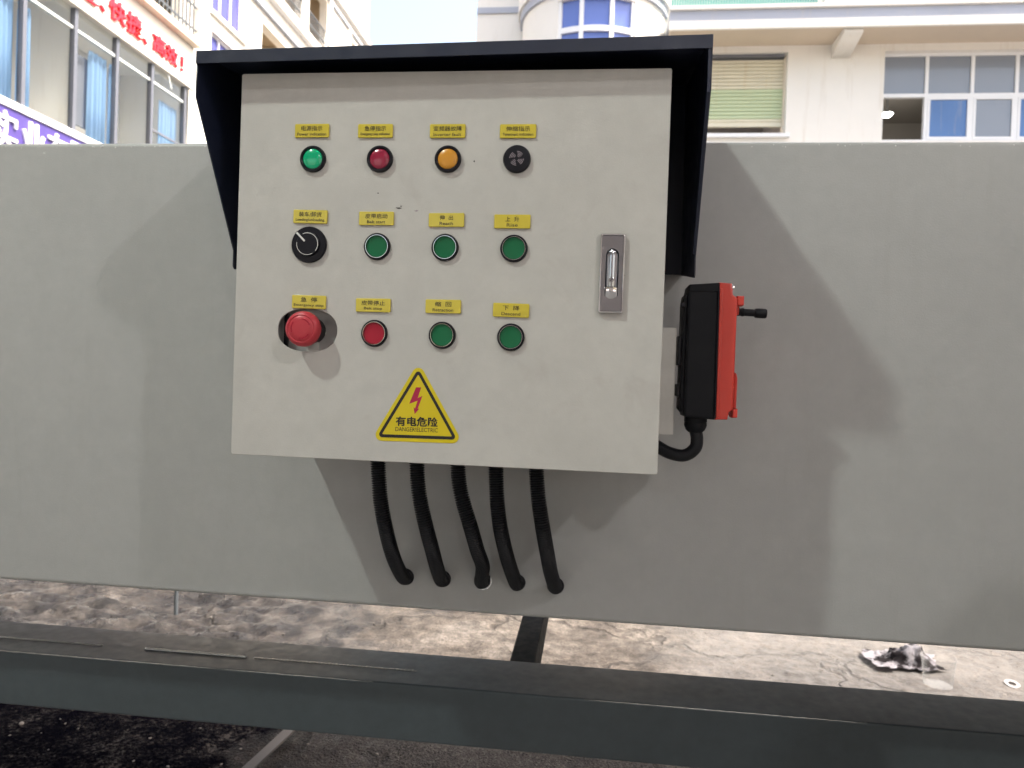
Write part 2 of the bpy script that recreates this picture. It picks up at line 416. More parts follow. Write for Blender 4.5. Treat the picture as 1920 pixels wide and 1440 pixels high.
# ------------------------------------------------------------------ the shed over the machine (stands over and behind the camera)
bm = bmesh.new(); bm_box(bm, -9, 9, -9, 1.2, 4.8, 5.0)
for y in (-8.5, -4.3, -.2): bm_box(bm, -9, 9, y, y+.25, 4.45, 4.8)
tag(link('roof', bm_mesh(bm), 'roof'), kind='structure')
o = shape('wall', 'bay_wall', None, [rect(-9, 9, 0, 4.8), rect(-6.6, -1.6, .0+.02, 3.6), rect(1.9, 6.9, .02, 3.6)], .25, F(-8.9))
tag(o, kind='structure')
for x in (-9.0, 8.8):
    o = shape('wall', 'bay_wall', None, [rect(-8.9, -.3, 0, 4.8), rect(-6.8, -3.8, .02, 3.2)], .2, L(x)); tag(o, kind='structure')
o = box('shadow_block', 'bay_wall', None, 1.20, 2.5, -1.5, -.6, -.02, 1.48, .004); tag(o, kind='structure')  # unseen block added to cast the diagonal shadow low on the panel
for x in (-8.6, 8.6):
    o = box('column', 'bay_wall', None, x-.2, x+.2, -.3, .1, -.02, 4.45, .01); tag(o, kind='structure')

# high-bay lamps hanging from the shed roof: they throw the two crisp shadows of the hood
def high_bay(x, y, z, watts, col, label):
    t_ = empty('ceiling_lamp', (x, y, z), label, 'lamp', 'lamps hanging from the shed roof')
    lathe('housing', 'roof', t_, [(0, .30), (.05, .30), (.06, .16), (.19, .03), (.20, -.02), (.185, -.02), (.17, .03), (0, .04)], T(x, y, z), 32)
    link('hanger', tube_mesh([Vector((x, y, z+.29)), Vector((x, y, 4.8))], .012, 8), 'roof', t_)
    ld = bpy.data.lights.new('lamp_bulb', 'POINT'); ld.energy = watts; ld.color = col; ld.shadow_soft_size = .085
    lo = bpy.data.objects.new('lamp_bulb', ld); COL.objects.link(lo); lo.parent = t_; lo.location = (0, 0, -.13)
high_bay(-1.85, -1.86, 4.27, 98, (.93, 1.0, .92), 'high bay lamp hanging left of the camera')
high_bay(3.2, -2.98, 4.27, 60, (1.0, .97, .96), 'high bay lamp hanging right of the camera')
high_bay(.9, -5.6, 4.27, 18, (1.0, .98, .95), 'high bay lamp hanging behind the camera')

# ------------------------------------------------------------------ belt conveyor
cv = empty('belt_conveyor', (0, .5, 0), 'long grey steel conveyor body on a dark steel base frame', 'conveyor')
X0, X1 = -2.6, 2.6
def skin(name, y0, y1, z0, z1, r, parent):
    """folded sheet: box profile with rounded long edges, run along x"""
    lp = rrect(y0, y1, z0, z1, r, 6); bm = bmesh.new()
    a = [bm.verts.new((X0, y, z)) for y, z in lp]; b = [bm.verts.new((X1, y, z)) for y, z in lp]
    for k in range(len(lp)): bm.faces.new((a[k], a[(k+1) % len(lp)], b[(k+1) % len(lp)], b[k]))
    bm.faces.new(a); bm.faces.new(b[::-1])
    return autosmooth(link(name, bm_mesh(bm), 'panel', parent), 40)
p = skin('side_panel', 0, .045, .711, 1.3855, .007, cv)
skin('side_panel', .53, .575, .711, 1.3855, .007, cv)
box('deck', 'panel', cv, X0+.01, X1-.01, .0451, .5299, 1.20, 1.225)
box('belt', 'rubber', cv, X0-.05, X1+.05, .07, .505, 1.2255, 1.238)
# white specks standing in for glints of light on the panel's folded edge
glints = bmesh.new()
for k in range(70):
    x = random.uniform(-.75, -.335) if k < 34 else random.uniform(.30, .78)
    bmesh.ops.create_icosphere(glints, subdivisions=1, radius=random.uniform(.0006, .0016), matrix=T(x, random.uniform(.0003, .0015), 1.3855 - random.uniform(.005, .0085)))
o = link('edge_glints', bm_mesh(glints), 'white_ink', cv); tag(o, kind='stuff')
# base frame
def beam(name, y0, y1, z0, z1):
    bm = bmesh.new(); bm_box(bm, X0-.3, X1+.3, y0, y1, z0, z1, .0035, 4)
    return link(name, bm_mesh(bm), 'beam', cv)
BT = .554
beam('base_beam', .1045, .2325, .462, BT)
beam('base_beam', .80, .88, .462, BT)
def weld(x0, x1, y, z):
    pts = []; rd = []; L_ = x1-x0; n_ = int(L_/.0022)
    for i in range(n_+1):
        x = x0 + L_*i/n_; pts.append(Vector((x, y + .0004*math.sin(i*1.7), z))); rd.append(.0021 + .0009*math.sin(i*2.1) + random.uniform(-.0003, .0004))
    link('weld_bead', tube_mesh(pts, rd, 7), 'weld', cv, True)
weld(-1.02, -.665, .157, BT-.0008); weld(-.585, -.40, .157, BT+.0002); weld(-.385, -.10, .157, BT-.0012)
for xa, xb, rr_ in ((-1.0, -.42, .0011), (-.42, -.16, .0008), (.18, .60, .0009)):   # pale metal tubes drawing the highlight along the worn front edge
    n_ = int((xb-xa)/.006); pts = [Vector((xa+(xb-xa)*i/n_, .1053+random.uniform(-.0002, .0002), BT-.0006+random.uniform(-.0002, .0002))) for i in range(n_+1)]
    link('worn_edge_glint', tube_mesh(pts, [max(.0002, rr_*math.sin(math.pi*i/n_)**.4*random.uniform(.6, 1.15)) for i in range(n_+1)], 7), 'weld', cv, True)
bm = bmesh.new(); bm_box(bm, 0.0480, 0.0930, .2326, .7999, .474, BT-.002, .003)
link('cross_member', bm_mesh(bm), 'strut', cv)
for x in (-1.9, 1.9):
    bm = bmesh.new(); bm_box(bm, x-.022, x+.022, .2326, .7999, .474, BT-.002, .003); link('cross_member', bm_mesh(bm), 'strut', cv)
    for y0, y1 in ((.16, .23), (.81, .87)):
        box('post', 'beam', cv, x-.035, x+.035, *((y0, y1) if y0 < .5 else (.50, .5295)), BT-.05 if y0 > .5 else BT+.0005, 1.1995, .003)
        box('foot', 'beam', cv, x-.04, x+.04, y0, y1, -.02, .4615, .003)

# ------------------------------------------------------------------ control cabinet
cab = empty('control_cabinet', (0, -.1, .95), 'light grey control cabinet with navy hood on the conveyor side', 'control cabinet')
YF = -.2
def stadium(cx, cy, hw, hh, n_=14):
    o = []; e = hw-hh
    for k in range(2*n_):
        a = 2*math.pi*k/(2*n_); ca, sa = math.cos(a), math.sin(a)
        o.append((cx + hw*math.copysign(abs(ca)**.86, ca), cy + hh*math.copysign(abs(sa)**.86, sa)))
    return o
EX, EZ = -.160, 1.099
shape('door', 'cabinet', cab, [rrect(-.25, .25, .949, 1.40, .0025, 3), stadium(EX, EZ, .036, .025, 22)], .0022, F(YF+.0022), .0006)
bm = bmesh.new()   # folded door edge behind the face
for a in ((-.2495, -.2475, .9495, 1.3995), (.2475, .2495, .9495, 1.3995), (-.2474, .2474, .9495, .9515), (-.2474, .2474, 1.3975, 1.3995)):
    bm_box(bm, a[0], a[1], YF+.0023, YF+.018, a[2], a[3])
link('door_flange', bm_mesh(bm), 'cabinet', cab)
bm = bmesh.new()   # box behind the door, open at the front
bm_box(bm, -.243, .243, YF+.0195, -.0005, .956, .9575); bm_box(bm, -.243, .243, YF+.0195, -.0005, 1.3915, 1.393)
bm_box(bm, -.243, -.2415, YF+.0195, -.0005, .9576, 1.3914); bm_box(bm, .2415, .243, YF+.0195, -.0005, .9576, 1.3914)
bm_box(bm, -.2414, .2414, -.012, -.010, .9576, 1.3914)
link('enclosure', bm_mesh(bm), 'cabinet', cab)
# what shows through the oval opening behind the emergency stop
box('inner_plate', 'worn_steel', cab, -.205, -.110, YF+.016, YF+.018, 1.06, 1.14)
box('inner_rail', 'bezel', cab, -.1935, -.1895, YF+.011, YF+.0158, 1.062, 1.138)
shape('inner_bracket', 'cabinet', cab, [[(-.168, 1.062), (-.146, 1.062), (-.151, 1.086), (-.163, 1.086)]], .004, F(YF+.0155))
# hood
HX0, HX1, HT = -.2945, .2897, 1.4165
hood = shape('rain_hood', 'navy', cab, [[(-.222, HT), (-.222, HT-.0015), (-.0005, HT+.0355), (-.0005, HT+.037)]], HX1-HX0,
             Matrix(((0, 0, 1, HX0), (1, 0, 0, 0), (0, 1, 0, 0), (0, 0, 0, 1))))
hl = box('hood_lip', 'navy', cab, HX0, HX1, -.2235, -.2221, HT-.0140, HT+.0008, .0004)
def slant(o, dz=.0081):
    for v in o.data.vertices:
        if v.co.z > 1.3: v.co.z += dz*(v.co.x-HX0)/(HX1-HX0)
slant(hood); slant(hl)
def hood_side(x, flare, name='hood_side'):
    prof = [(-.222, HT-.0005), (-.222, HT-.052), (-.128, 1.208), (-.1255, 1.204), (-.1255, 1.1835), (-.1215, 1.1800), (-.0005, 1.20), (-.0005, HT+.035)]
    me = shape_mesh([prof], .0016, L(x-.0008))
    for v in me.vertices:
        f_ = max(0, min(1, (1.36-v.co.z)/.17)); v.co.x += flare*f_
        if v.co.z > 1.35 and x > 0: v.co.z += .0040 if v.co.z < 1.4 else .0081
    link(name, me, 'navy', cab)
hood_side(HX0+.0008, -.000); hood_side(HX1-.0008, .004)
box('hood_back', 'navy', cab, HX0+.0018, HX1+.0035, -.0030, -.0006, 1.201, HT+.0352)
slant([x for x in cab.children if x.name.startswith('hood_back')][0])
# bent return flange along the front edge of the right hood side
for x, s in ((HX1-.0016, .004),):
    bm = bmesh.new(); vsq = []
    for (yy_, zz, fl) in ((-.2225, HT-.002, 0), (-.2225, HT-.052, 0), (-.1285, 1.208, s)):
        vsq.append([bm.verts.new((x+fl+d, yy_+e, zz)) for d, e in ((-.0028, 0), (0, 0), (0, .0012), (-.0028, .0012))])
    for a, b in zip(vsq, vsq[1:]):
        for k in range(4): bm.faces.new((a[k], a[(k+1) % 4], b[(k+1) % 4], b[k]))
    bm.faces.new(vsq[0]); bm.faces.new(vsq[-1][::-1])
    link('hood_flange', bm_mesh(bm), 'navy', cab)

# controls
CX = [-.159, -.0786, .0014, .0808]; RZ = [1.299, 1.198, 1.0975]
FY = F(YF-.0001)
def at(x, z): return FY @ T(x, z, 0)
def pilot(x, z, lens, label):
    o = lathe('indicator_light', 'bezel', cab, [(.0155, 0), (.0155, .0022), (.0147, .0040), (.0130, .0042), (.0120, .0034), (.0118, .0012), (0, .0010)], at(x, z)); o['label'] = label
    lathe('lens', lens, o, [(.0117, .0014), (.0115, .0026), (.0098, .0036), (.006, .0043), (0, .0045)], at(x, z))
pilot(CX[0], RZ[0], 'green_lens', 'green power indicator lamp in a black ring')
pilot(CX[1], RZ[0], 'red_lens', 'red emergency stop indicator lamp in a black ring')
pilot(CX[2], RZ[0], 'amber_lens', 'amber inverter fault lamp in a black ring')
def push(x, z, m_, label):
    o = lathe('push_button', 'bezel', cab, [(.0157, 0), (.0157, .0018), (.0150, .0032), (.0140, .0033), (.0137, .0008), (0, .0006)], at(x, z)); o['label'] = label
    lathe('chrome_ring', 'chrome', o, [(.0136, .0008), (.0136, .0034), (.0133, .0040), (.0129, .0040), (.0126, .0034), (.0126, .0008)], at(x, z), 48)
    lathe('cap', m_, o, [(.0125, .0008), (.0125, .0018), (.0120, .0024), (.0100, .0021), (0, .0018)], at(x, z))
push(CX[1], RZ[1], 'green_btn', 'green belt start button')
push(CX[2], RZ[1], 'green_btn', 'green reach button')
push(CX[3], RZ[1], 'green_btn', 'green rise button')
push(CX[1], RZ[2], 'red_btn', 'red belt stop button')
push(CX[2], RZ[2], 'green_btn', 'green retraction button')
push(CX[3], RZ[2], 'green_btn', 'green descend button')
# buzzer
o = lathe('buzzer', 'bezel', cab, [(.0157, 0), (.0157, .0025), (.0148, .0040), (.0125, .0045), (0, .0046)], at(CX[3], RZ[0])); o['label'] = 'black round buzzer with curved sound slots'
bm_me = []
for k, r_ in enumerate((.0030, .0046, .0062, .0078)):
    for q in range(4):
        a = 90*q + 14*k/3 + 20
        s_ = shape('sound_slot', 'grey_ink', o, [arc_band(0, 0, r_-.00032, r_+.00032, a, a+54, 10)], .0002, at(CX[3], RZ[0]) @ T(0, 0, .0047))
# selector switch
SX, SZ = CX[0]-.0015, RZ[1]+.001
o = lathe('selector_switch', 'bezel', cab, [(.0212, 0), (.0212, .0022), (.0204, .0034), (.0148, .0040), (.0146, .0040), (0, .0040)], at(SX, SZ)); o['label'] = 'black rotary loading and unloading selector'
lathe('knob', 'bezel', o, [(.0140, .0041), (.0138, .0062), (.0128, .0070), (0, .0070)], at(SX, SZ))
K = at(SX, SZ) @ T(0, 0, .0071)
shape('scale_mark', 'white_ink', o, [arc_band(0, 0, .0124, .0131, -38, 116, 30)], .0002, K)
shape('scale_mark', 'white_ink', o, [arc_band(0, 0, .0124, .0129, 172, 300, 26)], .0002, K)
PR = K @ Matrix.Rotation(R(135), 4, 'Z')
shape('pointer', 'white_ink', o, [rrect(.0042, .0184, -.0011, .0011, .0007)], .0003, PR @ T(0, 0, .0003))
shape('pointer_tab', 'bezel', o, [rrect(.0036, .0192, -.0019, .0019, .0012)], .0032, PR @ T(0, 0, -.0031))
# emergency stop
PX, PZ = -.1585, 1.0995
o = lathe('emergency_stop', 'estop', cab, [(.0108, .007), (.0150, .0075), (.0192, .0095), (.0205, .0130), (.0204, .0170), (.0192, .0205), (.0168, .0223), (.0158, .0226), (.0152, .0221), (.0146, .0221), (.0138, .0227), (.008, .0235), (0, .0237)], at(PX, PZ), 56); o['label'] = 'red mushroom emergency stop button'
lathe('stem', 'bezel', o, [(.0150, -.0155), (.0150, -.002), (.0135, -.001), (.0105, .001), (.0105, .0085)], at(PX, PZ))
for q in range(3):
    shape('twist_arrow', 'red_btn', o, [arc_band(0, 0, .0105, .0120, 120*q+20, 120*q+85, 12)], .0003, at(PX, PZ) @ T(0, 0, .0232))
# yellow name plates
names = [[('电源指示', 'Power indication'), ('急停指示', 'Emergency stop indication'), ('变频器故障', 'Inverter fault'), ('伸缩指示', 'Telescopic indication')],
         [('装车/卸货', 'Loading/unloading'), ('皮带启动', 'Belt start'), ('伸  出', 'Reach'), ('上  升', 'Rise')],
         [('急  停', 'Emergency stop'), ('皮带停止', 'Belt stop'), ('缩  回', 'Retraction'), ('下  降', 'Descend')]]
PC = [[(-.1612, 1.332), (-.085, 1.3315), (0, 1.331), (.081, 1.3305)],
      [(-.160, 1.2318), (-.0805, 1.2305), (.002, 1.2295), (.078, 1.2285)],
      [(-.1585, 1.132), (-.081, 1.130), (.0015, 1.1305), (.080, 1.128)]]
tilt = [[.2, 0, 0, 0], [-.8, .3, .6, .2], [-.6, .2, .2, -.8]]
wcn = [[.0255, .0255, .0330, .0270], [.0275, .0265, .0155, .0160], [.0200, .0280, .0190, .0190]]
wen = [[.0350, .0345, .0320, .0345], [.0345, .0215, .0155, .0125], [.0360, .0215, .0240, .0215]]
for i in range(3):
    for j in range(4):
        x, z = PC[i][j]; mt = F(YF-.0001) @ T(x, z, 0) @ Matrix.Rotation(R(tilt[i][j]), 4, 'Z')
        o = shape('name_plate', 'yellow', cab, [rrect(-.0207, .0207, -.0079, .0079, .0014, 3)], .0019, mt, .0005)
        cn, en = names[i][j]
        o['label'] = 'yellow name plate lettered ' + en.lower()
        text('lettering', 'ink', o, cn, mt @ T(0, .0026, .00195), width=wcn[i][j], height=.0056, depth=.0002, bold=.0)
        text('lettering', 'ink', o, en, mt @ T(0, -.0041, .00195), width=wen[i][j], height=.0040 if any(c in en for c in 'gpy') else .0035, depth=.0002, bold=0)
# warning sticker
def rtri(pts, r, n_=6):
    o = []; m_ = len(pts)
    for k in range(m_):
        p0, p1, p2 = Vector(pts[k-1]), Vector(pts[k]), Vector(pts[(k+1) % m_])
        d0 = (p0-p1).normalized(); d2 = (p2-p1).normalized(); ha = d0.angle(d2)/2
        c_ = p1 + (d0+d2).normalized()*(r/math.sin(ha)); ta = p1 + d0*(r/math.tan(ha)); tb = p1 + d2*(r/math.tan(ha))
        a0 = math.atan2(ta.y-c_.y, ta.x-c_.x); a1 = math.atan2(tb.y-c_.y, tb.x-c_.x); da = (a1-a0+math.pi) % (2*math.pi)-math.pi
        o += [(c_.x+r*math.cos(a0+da*q/n_), c_.y+r*math.sin(a0+da*q/n_)) for q in range(n_+1)]
    return o
def tri(s, r): # triangle shrunk by s
    a = Vector((0, .0928)); b = Vector((-.0545, 0)); c_ = Vector((.0545, 0)); ce = Vector((0, .0325))
    ins = .0325
    return rtri([ce + (p-ce)*(1-s/ins) for p in (a, b, c_)], r)
mt = F(YF-.0001) @ T(-.0245, .9735, 0) @ Matrix.Rotation(R(.6), 4, 'Z')
st = shape('warning_sticker', 'sticker', cab, [tri(0, .0072)], .0003, mt); st['label'] = 'yellow triangular danger electric warning sticker'
shape('black_border', 'ink', st, [tri(.0042, .0036), tri(.0078, .0008)], .00015, mt @ T(0, 0, .00032))
shape('lightning_bolt', 'red_ink', st, [[(.0038, .0632), (-.0022, .0632), (-.0098, .0440), (.0000, .0478), (-.0028, .0388), (-.0046, .0400), (-.0032, .0322), (.0022, .0388), (.0002, .0384), (.0056, .0536), (.0000, .0508)][::-1]], .00015, mt @ T(0, 0, .00032))
text('lettering', 'ink', st, '有电危险', mt @ T(-.0005, .0235, .00032), width=.0500, height=.0115, depth=.00015, bold=.028)
text('lettering', 'ink', st, 'DANGER!ELECTRIC', mt @ T(-.0005, .0143, .00032), width=.0500, height=.0048, depth=.00015)
# chrome swing lock
lm = F(YF-.0001) @ T(.1918, 1.1715, 0)
o = shape('door_lock', 'chrome', cab, [rrect(-.0135, .0135, -.044, .044, .0012, 2), rrect(-.0118, .0118, -.0422, .0422, .0008, 2)], .0048, lm, .0007); o['label'] = 'chrome recessed swing lock'
me = shape_mesh([rrect(-.0117, .0117, -.0421, .0421, .0008, 2), [(-.0070, -.0250)] + [(.0070, -.0250)] + [(.0070*math.cos(R(a)), .0200+.0075*math.sin(R(a))) for a in range(0, 181, 15)]], .0022, lm @ T(0, 0, .0006), .0004)
link('lock_plate', me, 'lock_plate', o)
bm = bmesh.new(); rows = []
for k in range(25):
    s_ = k/24; yk = -.0150 + s_*.0415; rr = .0066*(1 if yk < .0195 else math.sqrt(max(0.02, 1-((yk-.0195)/.0072)**2)))
    rows.append([bm.verts.new((rr*math.cos(R(a)), yk, .0012 + .0050*math.sin(R(a))*(.75+.25*rr/.0066))) for a in range(180, -1, -12)])
for a, b in zip(rows, rows[1:]):
    for k in range(len(a)-1): bm.faces.new((a[k], a[k+1], b[k+1], b[k]))
bm.faces.new(rows[0]); bm.faces.new(rows[-1][::-1]); bm.transform(lm)
autosmooth(link('swing_handle', bm_mesh(bm), 'chrome_soft', o), 40)
bm = bmesh.new(); rows = []
for k in range(13):
    s_ = k/12; yk = -.0330 + s_*.0172; zz = .0010 + .0042*math.sin(s_*math.pi/2)
    hw = .0064 if s_ > .45 else .0064*math.sqrt(max(.03, 1-((.45-s_)/.46)**2))
    rows.append([bm.verts.new((hw*t_, yk, zz - .0012*abs(t_)**3)) for t_ in (-1, -.8, -.4, 0, .4, .8, 1)])
for a, b in zip(rows, rows[1:]):
    for k in range(6): bm.faces.new((a[k], a[k+1], b[k+1], b[k]))
bm.transform(lm); autosmooth(link('release_tab', bm_mesh(bm), 'chrome', o), 40)
lathe('key_cylinder', 'chrome_soft', o, [(.0030, .0045), (.0030, .0068), (.0024, .0071), (.0022, .0066), (0, .0066)], lm @ T(-.0006, -.0072, 0), 24)
shape('key_slot', 'ink', o, [rrect(-.0004, .0004, -.0018, .0018, .0003, 2)], .0003, lm @ T(-.0006, -.0072, .0067) @ Matrix.Rotation(R(-35), 4, 'Z'))
shape('lock_floor', 'bezel', o, [rrect(-.0115, .0115, -.0418, .0418, .0008, 2)], .0004, lm)
# holder plate on the cabinet's right side for the remote
o = shape('remote_bracket', 'cabinet', cab, [rrect(.2432, .2755, .988, 1.1195, .0008, 2)], .0018, F(-.112), .0004)
# chipped paint on the door
def blob(cx, cz, rx, rz, seed):
    rnd = random.Random(seed)
    return [(cx + rx*math.cos(2*math.pi*k/11)*rnd.uniform(.45, 1.1), cz + rz*math.sin(2*math.pi*k/11)*rnd.uniform(.45, 1.1)) for k in range(11)]
for q, (x, z, rx, rz) in enumerate([(-.0548, 1.2430, .0042, .0010), (-.0335, 1.2400, .0030, .0011), (-.052, 1.2452, .0014, .0008), (.0318, 1.297, .0010, .0014), (.2055, 1.170, .0012, .0008), (-.0800, 1.2600, .0012, .0007)]):
    shape('paint_chip', 'ink' if q != 1 else 'grey_ink', cab, [blob(x, z, rx, rz, q)], .00006, F(YF-.0001))

# ------------------------------------------------------------------ remote control on the bracket
rc = empty('remote_control', (.30, -.12, 1.0), 'black and red handheld remote hanging on the cabinet side', 'remote control')
RY0, RY1 = -.127, -.079
def slab(name, material, pts, y0, y1, bev, parent=rc):
    return autosmooth(shape(name, material, parent, [pts], y1-y0, F(y1), bev), 40)
slab('back_shell', 'black', [(.2830, 1.0115), (.3185, 1.0090), (.3175, 1.1740), (.2835, 1.1715), (.2818, 1.1600), (.2815, 1.020)][::1], RY0, RY1, .003)
slab('back_cover', 'black', [(.2775, 1.020), (.2825, 1.014), (.2825, 1.1580), (.2790, 1.1600), (.2775, 1.150)], RY0+.006, RY1-.006, .0015)
slab('belt_clip', 'bezel', [(.2737, 1.074), (.2776, 1.074), (.2776, 1.1095), (.2737, 1.1095)], RY0+.010, RY1-.010, .001)
slab('belt_clip', 'bezel', [(.2737, 1.036), (.2776, 1.034), (.2776, 1.0510), (.2737, 1.0500)], RY0+.010, RY1-.010, .001)
slab('strap_pin', 'bezel', [(.2740, 1.1450), (.2790, 1.1450), (.2790, 1.1492), (.2740, 1.1492)], RY0+.004, RY0+.010, .0006)
slab('front_shell', 'red_shell', [(.3186, 1.0090), (.3335, 1.0098), (.3350, 1.0190), (.3395, 1.0215), (.3400, 1.1560), (.3345, 1.1600), (.3330, 1.1735), (.3176, 1.1745)], RY0-.0012, RY1+.001, .0025)
slab('shell_rib', 'red_shell', [(.3196, 1.0115), (.3232, 1.0118), (.3222, 1.1665), (.3186, 1.1665)], RY0-.0030, RY0-.0005, .0008)
slab('corner_boss', 'red_shell', [(.3402, 1.1475), (.3482, 1.1480), (.3482, 1.1590), (.3402, 1.1590)], RY0+.002, RY1-.012, .0015)
slab('corner_boss', 'red_shell', [(.3397, 1.0120), (.3455, 1.0125), (.3455, 1.0232), (.3397, 1.0225)], RY0+.002, RY1-.012, .0015)
slab('button_guard', 'red_shell', [(.3402, 1.0228), (.3445, 1.0232), (.3448, 1.0600), (.3435, 1.0655), (.3402, 1.0680)], RY0+.006, RY1-.012, .002)
slab('key_boss', 'red_shell', [(.3402, 1.1360), (.3440, 1.1370), (.3445, 1.1470), (.3402, 1.1472)], RY0+.010, RY1-.012, .0015)
slab('top_cap', 'black', [(.2834, 1.1630), (.3176, 1.1630), (.3174, 1.1738), (.2838, 1.1712)], RY0-.0012, RY0+.004, .0006)
slab('seam_strip', 'bezel', [(.3178, 1.0105), (.3192, 1.0105), (.3182, 1.1735), (.3168, 1.1735)], RY0-.0020, RY0+.004, .0003)
kx = Matrix(((0, 0, 1, .3443), (0, 1, 0, -.104), (-1, 0, 0, 1.1415), (0, 0, 0, 1))) @ Matrix.Rotation(R(2), 4, 'Y')
lathe('key_switch', 'black', rc, [(.0050, 0), (.0050, .003), (.0044, .0035), (.0044, .0045), (.0050, .005), (.0050, .008), (.0044, .0085), (.0044, .0205), (.0056, .0215), (.0060, .0250), (.0060, .0330), (.0052, .0350), (0, .0352)], kx, 28)
for z in (1.1690, 1.0140):
    sx = Matrix(((0, 0, 1, .3331), (0, 1, 0, RY0+.005), (-1, 0, 0, z), (0, 0, 0, 1)))
    lathe('screw', 'chrome', rc, [(.0034, 0), (.0034, .0018), (.0022, .0032), (0, .0036)], sx, 18)
gx_, gy_ = .2995, -.103
lathe('cable_gland', 'black', rc, [(.0140, 0), (.0140, .006), (.0135, .0065), (.0140, .0105), (.0118, .0165), (.0085, .0195), (0, .0195)], Matrix(((1, 0, 0, gx_), (0, -1, 0, gy_), (0, 0, -1, 1.0110), (0, 0, 0, 1))), 12)
cab_pts = spline([(gx_, gy_, .995), (gx_+.0025, gy_, .984), (gx_+.0005, gy_, .9715), (gx_-.012, gy_+.002, .9620), (gx_-.030, gy_+.006, .9640), (gx_-.046, gy_+.012, .9720), (gx_-.062, gy_+.02, .9820)], 40)
link('cable', tube_mesh(cab_pts, .0078, 18), 'rubber', rc, True)

rc.location.x += .004
# ------------------------------------------------------------------ five corrugated conduits
HOSE = [
    [ (-0.0998, -0.100, 0.9338), (-0.0975, -0.100, 0.9081), (-0.0946, -0.100, 0.8837), (-0.0890, -0.096, 0.8517), (-0.0851, -0.078, 0.8160), (-0.0839, -0.050, 0.7872), (-0.0834, -0.012, 0.7597) ],
    [ (-0.0478, -0.100, 0.9335), (-0.0455, -0.100, 0.9086), (-0.0412, -0.100, 0.8845), (-0.0340, -0.096, 0.8528), (-0.0284, -0.078, 0.8174), (-0.0278, -0.050, 0.7886), (-0.0290, -0.012, 0.7602) ],
    [ (0.0064, -0.100, 0.9334), (0.0094, -0.100, 0.9087), (0.0158, -0.100, 0.8848), (0.0252, -0.096, 0.8548), (0.0318, -0.078, 0.8218), (0.0356, -0.050, 0.7934), (0.0286, -0.012, 0.7617) ],
    [ (0.0558, -0.100, 0.9330), (0.0573, -0.100, 0.9097), (0.0595, -0.100, 0.8858), (0.0642, -0.096, 0.8543), (0.0702, -0.078, 0.8199), (0.0744, -0.050, 0.7915), (0.0786, -0.012, 0.7620) ],
    [ (0.1080, -0.100, 0.9328), (0.1102, -0.100, 0.9097), (0.1137, -0.100, 0.8860), (0.1193, -0.096, 0.8548), (0.1249, -0.078, 0.8198), (0.1286, -0.050, 0.7900), (0.1334, -0.012, 0.7611) ],
]
clab = ['black corrugated conduit, leftmost of the five under the cabinet', 'black corrugated conduit, second from left under the cabinet',
        'black corrugated conduit, middle of the five, kinked near its end', 'black corrugated conduit, second from right under the cabinet',
        'black corrugated conduit, rightmost of the five under the cabinet']
for k in range(5):
    ctrl = [(HOSE[k][0][0], -.1, .952)] + HOSE[k]; lx, ly, lz = HOSE[k][-1]
    ctrl = ctrl + [(lx, .008, lz-.002)]; tx = ctrl[0][0]; ex, ez = lx, lz-.002
    t_ = empty('corrugated_conduit', (tx, -.1, .95), clab[k], 'conduit', 'conduits under the control cabinet')
    base_ = spline(ctrl, 400); ln = [0]
    for a, b in zip(base_, base_[1:]): ln.append(ln[-1] + (b-a).length)
    pitch_ = .0031; pts = []; rad = []; nst = int(ln[-1]/pitch_*6); q = 0
    for i in range(nst+1):
        s_ = ln[-1]*i/nst
        while q < 399 and ln[q+1] < s_: q += 1
        f_ = (s_-ln[q])/max(1e-9, ln[q+1]-ln[q]); pts.append(base_[q].lerp(base_[q+1], f_))
        ph = s_/pitch_ % 1; rad.append(.0088 + .0011*(1 if ph < .5 else (-1 if .58 < ph < .92 else 0)))
    link('hose', tube_mesh(pts, rad, 18), 'rubber', t_, True)
    lathe('gland', 'bezel', t_, [(.0125, 0), (.0125, .004), (.0150, .0045), (.0150, .0065), (.0128, .007), (0, .007)], T(tx, -.1, .9485), 20)
    go = lathe('grommet', 'bezel', t_, [(.0094, .0035), (.0112, .0028), (.0122, .0002), (.0094, .0001)], F(-.0001) @ T(ex, ez, 0), 28)
    if k == 2: lathe('chrome_washer', 'chrome', t_, [(.0090, .0005), (.0128, .0005), (.0128, .0001), (.0090, .0001)], F(-.0002) @ T(ex+.001, ez-.001, 0), 28)

# ------------------------------------------------------------------ things lying on the yard
# crumpled cloth
bm = bmesh.new(); g_ = []; nu, nv = 34, 26
for j in range(nv):
    row = []
    for i in range(nu):
        a, b = i/(nu-1)-.5, j/(nv-1)-.5
        p = Vector((a*3.1, b*2.6, .3)); r_ = max(abs(a), abs(b))*2
        x = a*.26*(1+.18*mn.noise(p*1.7+Vector((5, 0, 0)))) + .02*mn.noise(p*3+Vector((0, 9, 0))); y = b*.17*(1+.25*mn.noise(p*1.9+Vector((0, 0, 4)))) + .015*mn.noise(p*3.3)
        z = .012 + .075*max(0, 1-((a-.12)**2*9+(b)**2*7)) *(0.55+.6*abs(mn.noise(p*2.4))) + .026*abs(mn.noise(p*4.4))*(1-.5*r_)
        row.append(bm.verts.new((1.40+x, 1.86+y, z)))
    g_.append(row)
for j in range(nv-1):
    for i in range(nu-1): bm.faces.new((g_[j][i], g_[j][i+1], g_[j+1][i+1], g_[j+1][i]))
ext = bmesh.ops.solidify(bm, geom=bm.faces[:], thickness=.002)
cl = link('crumpled_cloth', bm_mesh(bm), 'cloth', None, True); tag(cl, 'crumpled dirty white cloth lying on the wet yard', 'cloth')
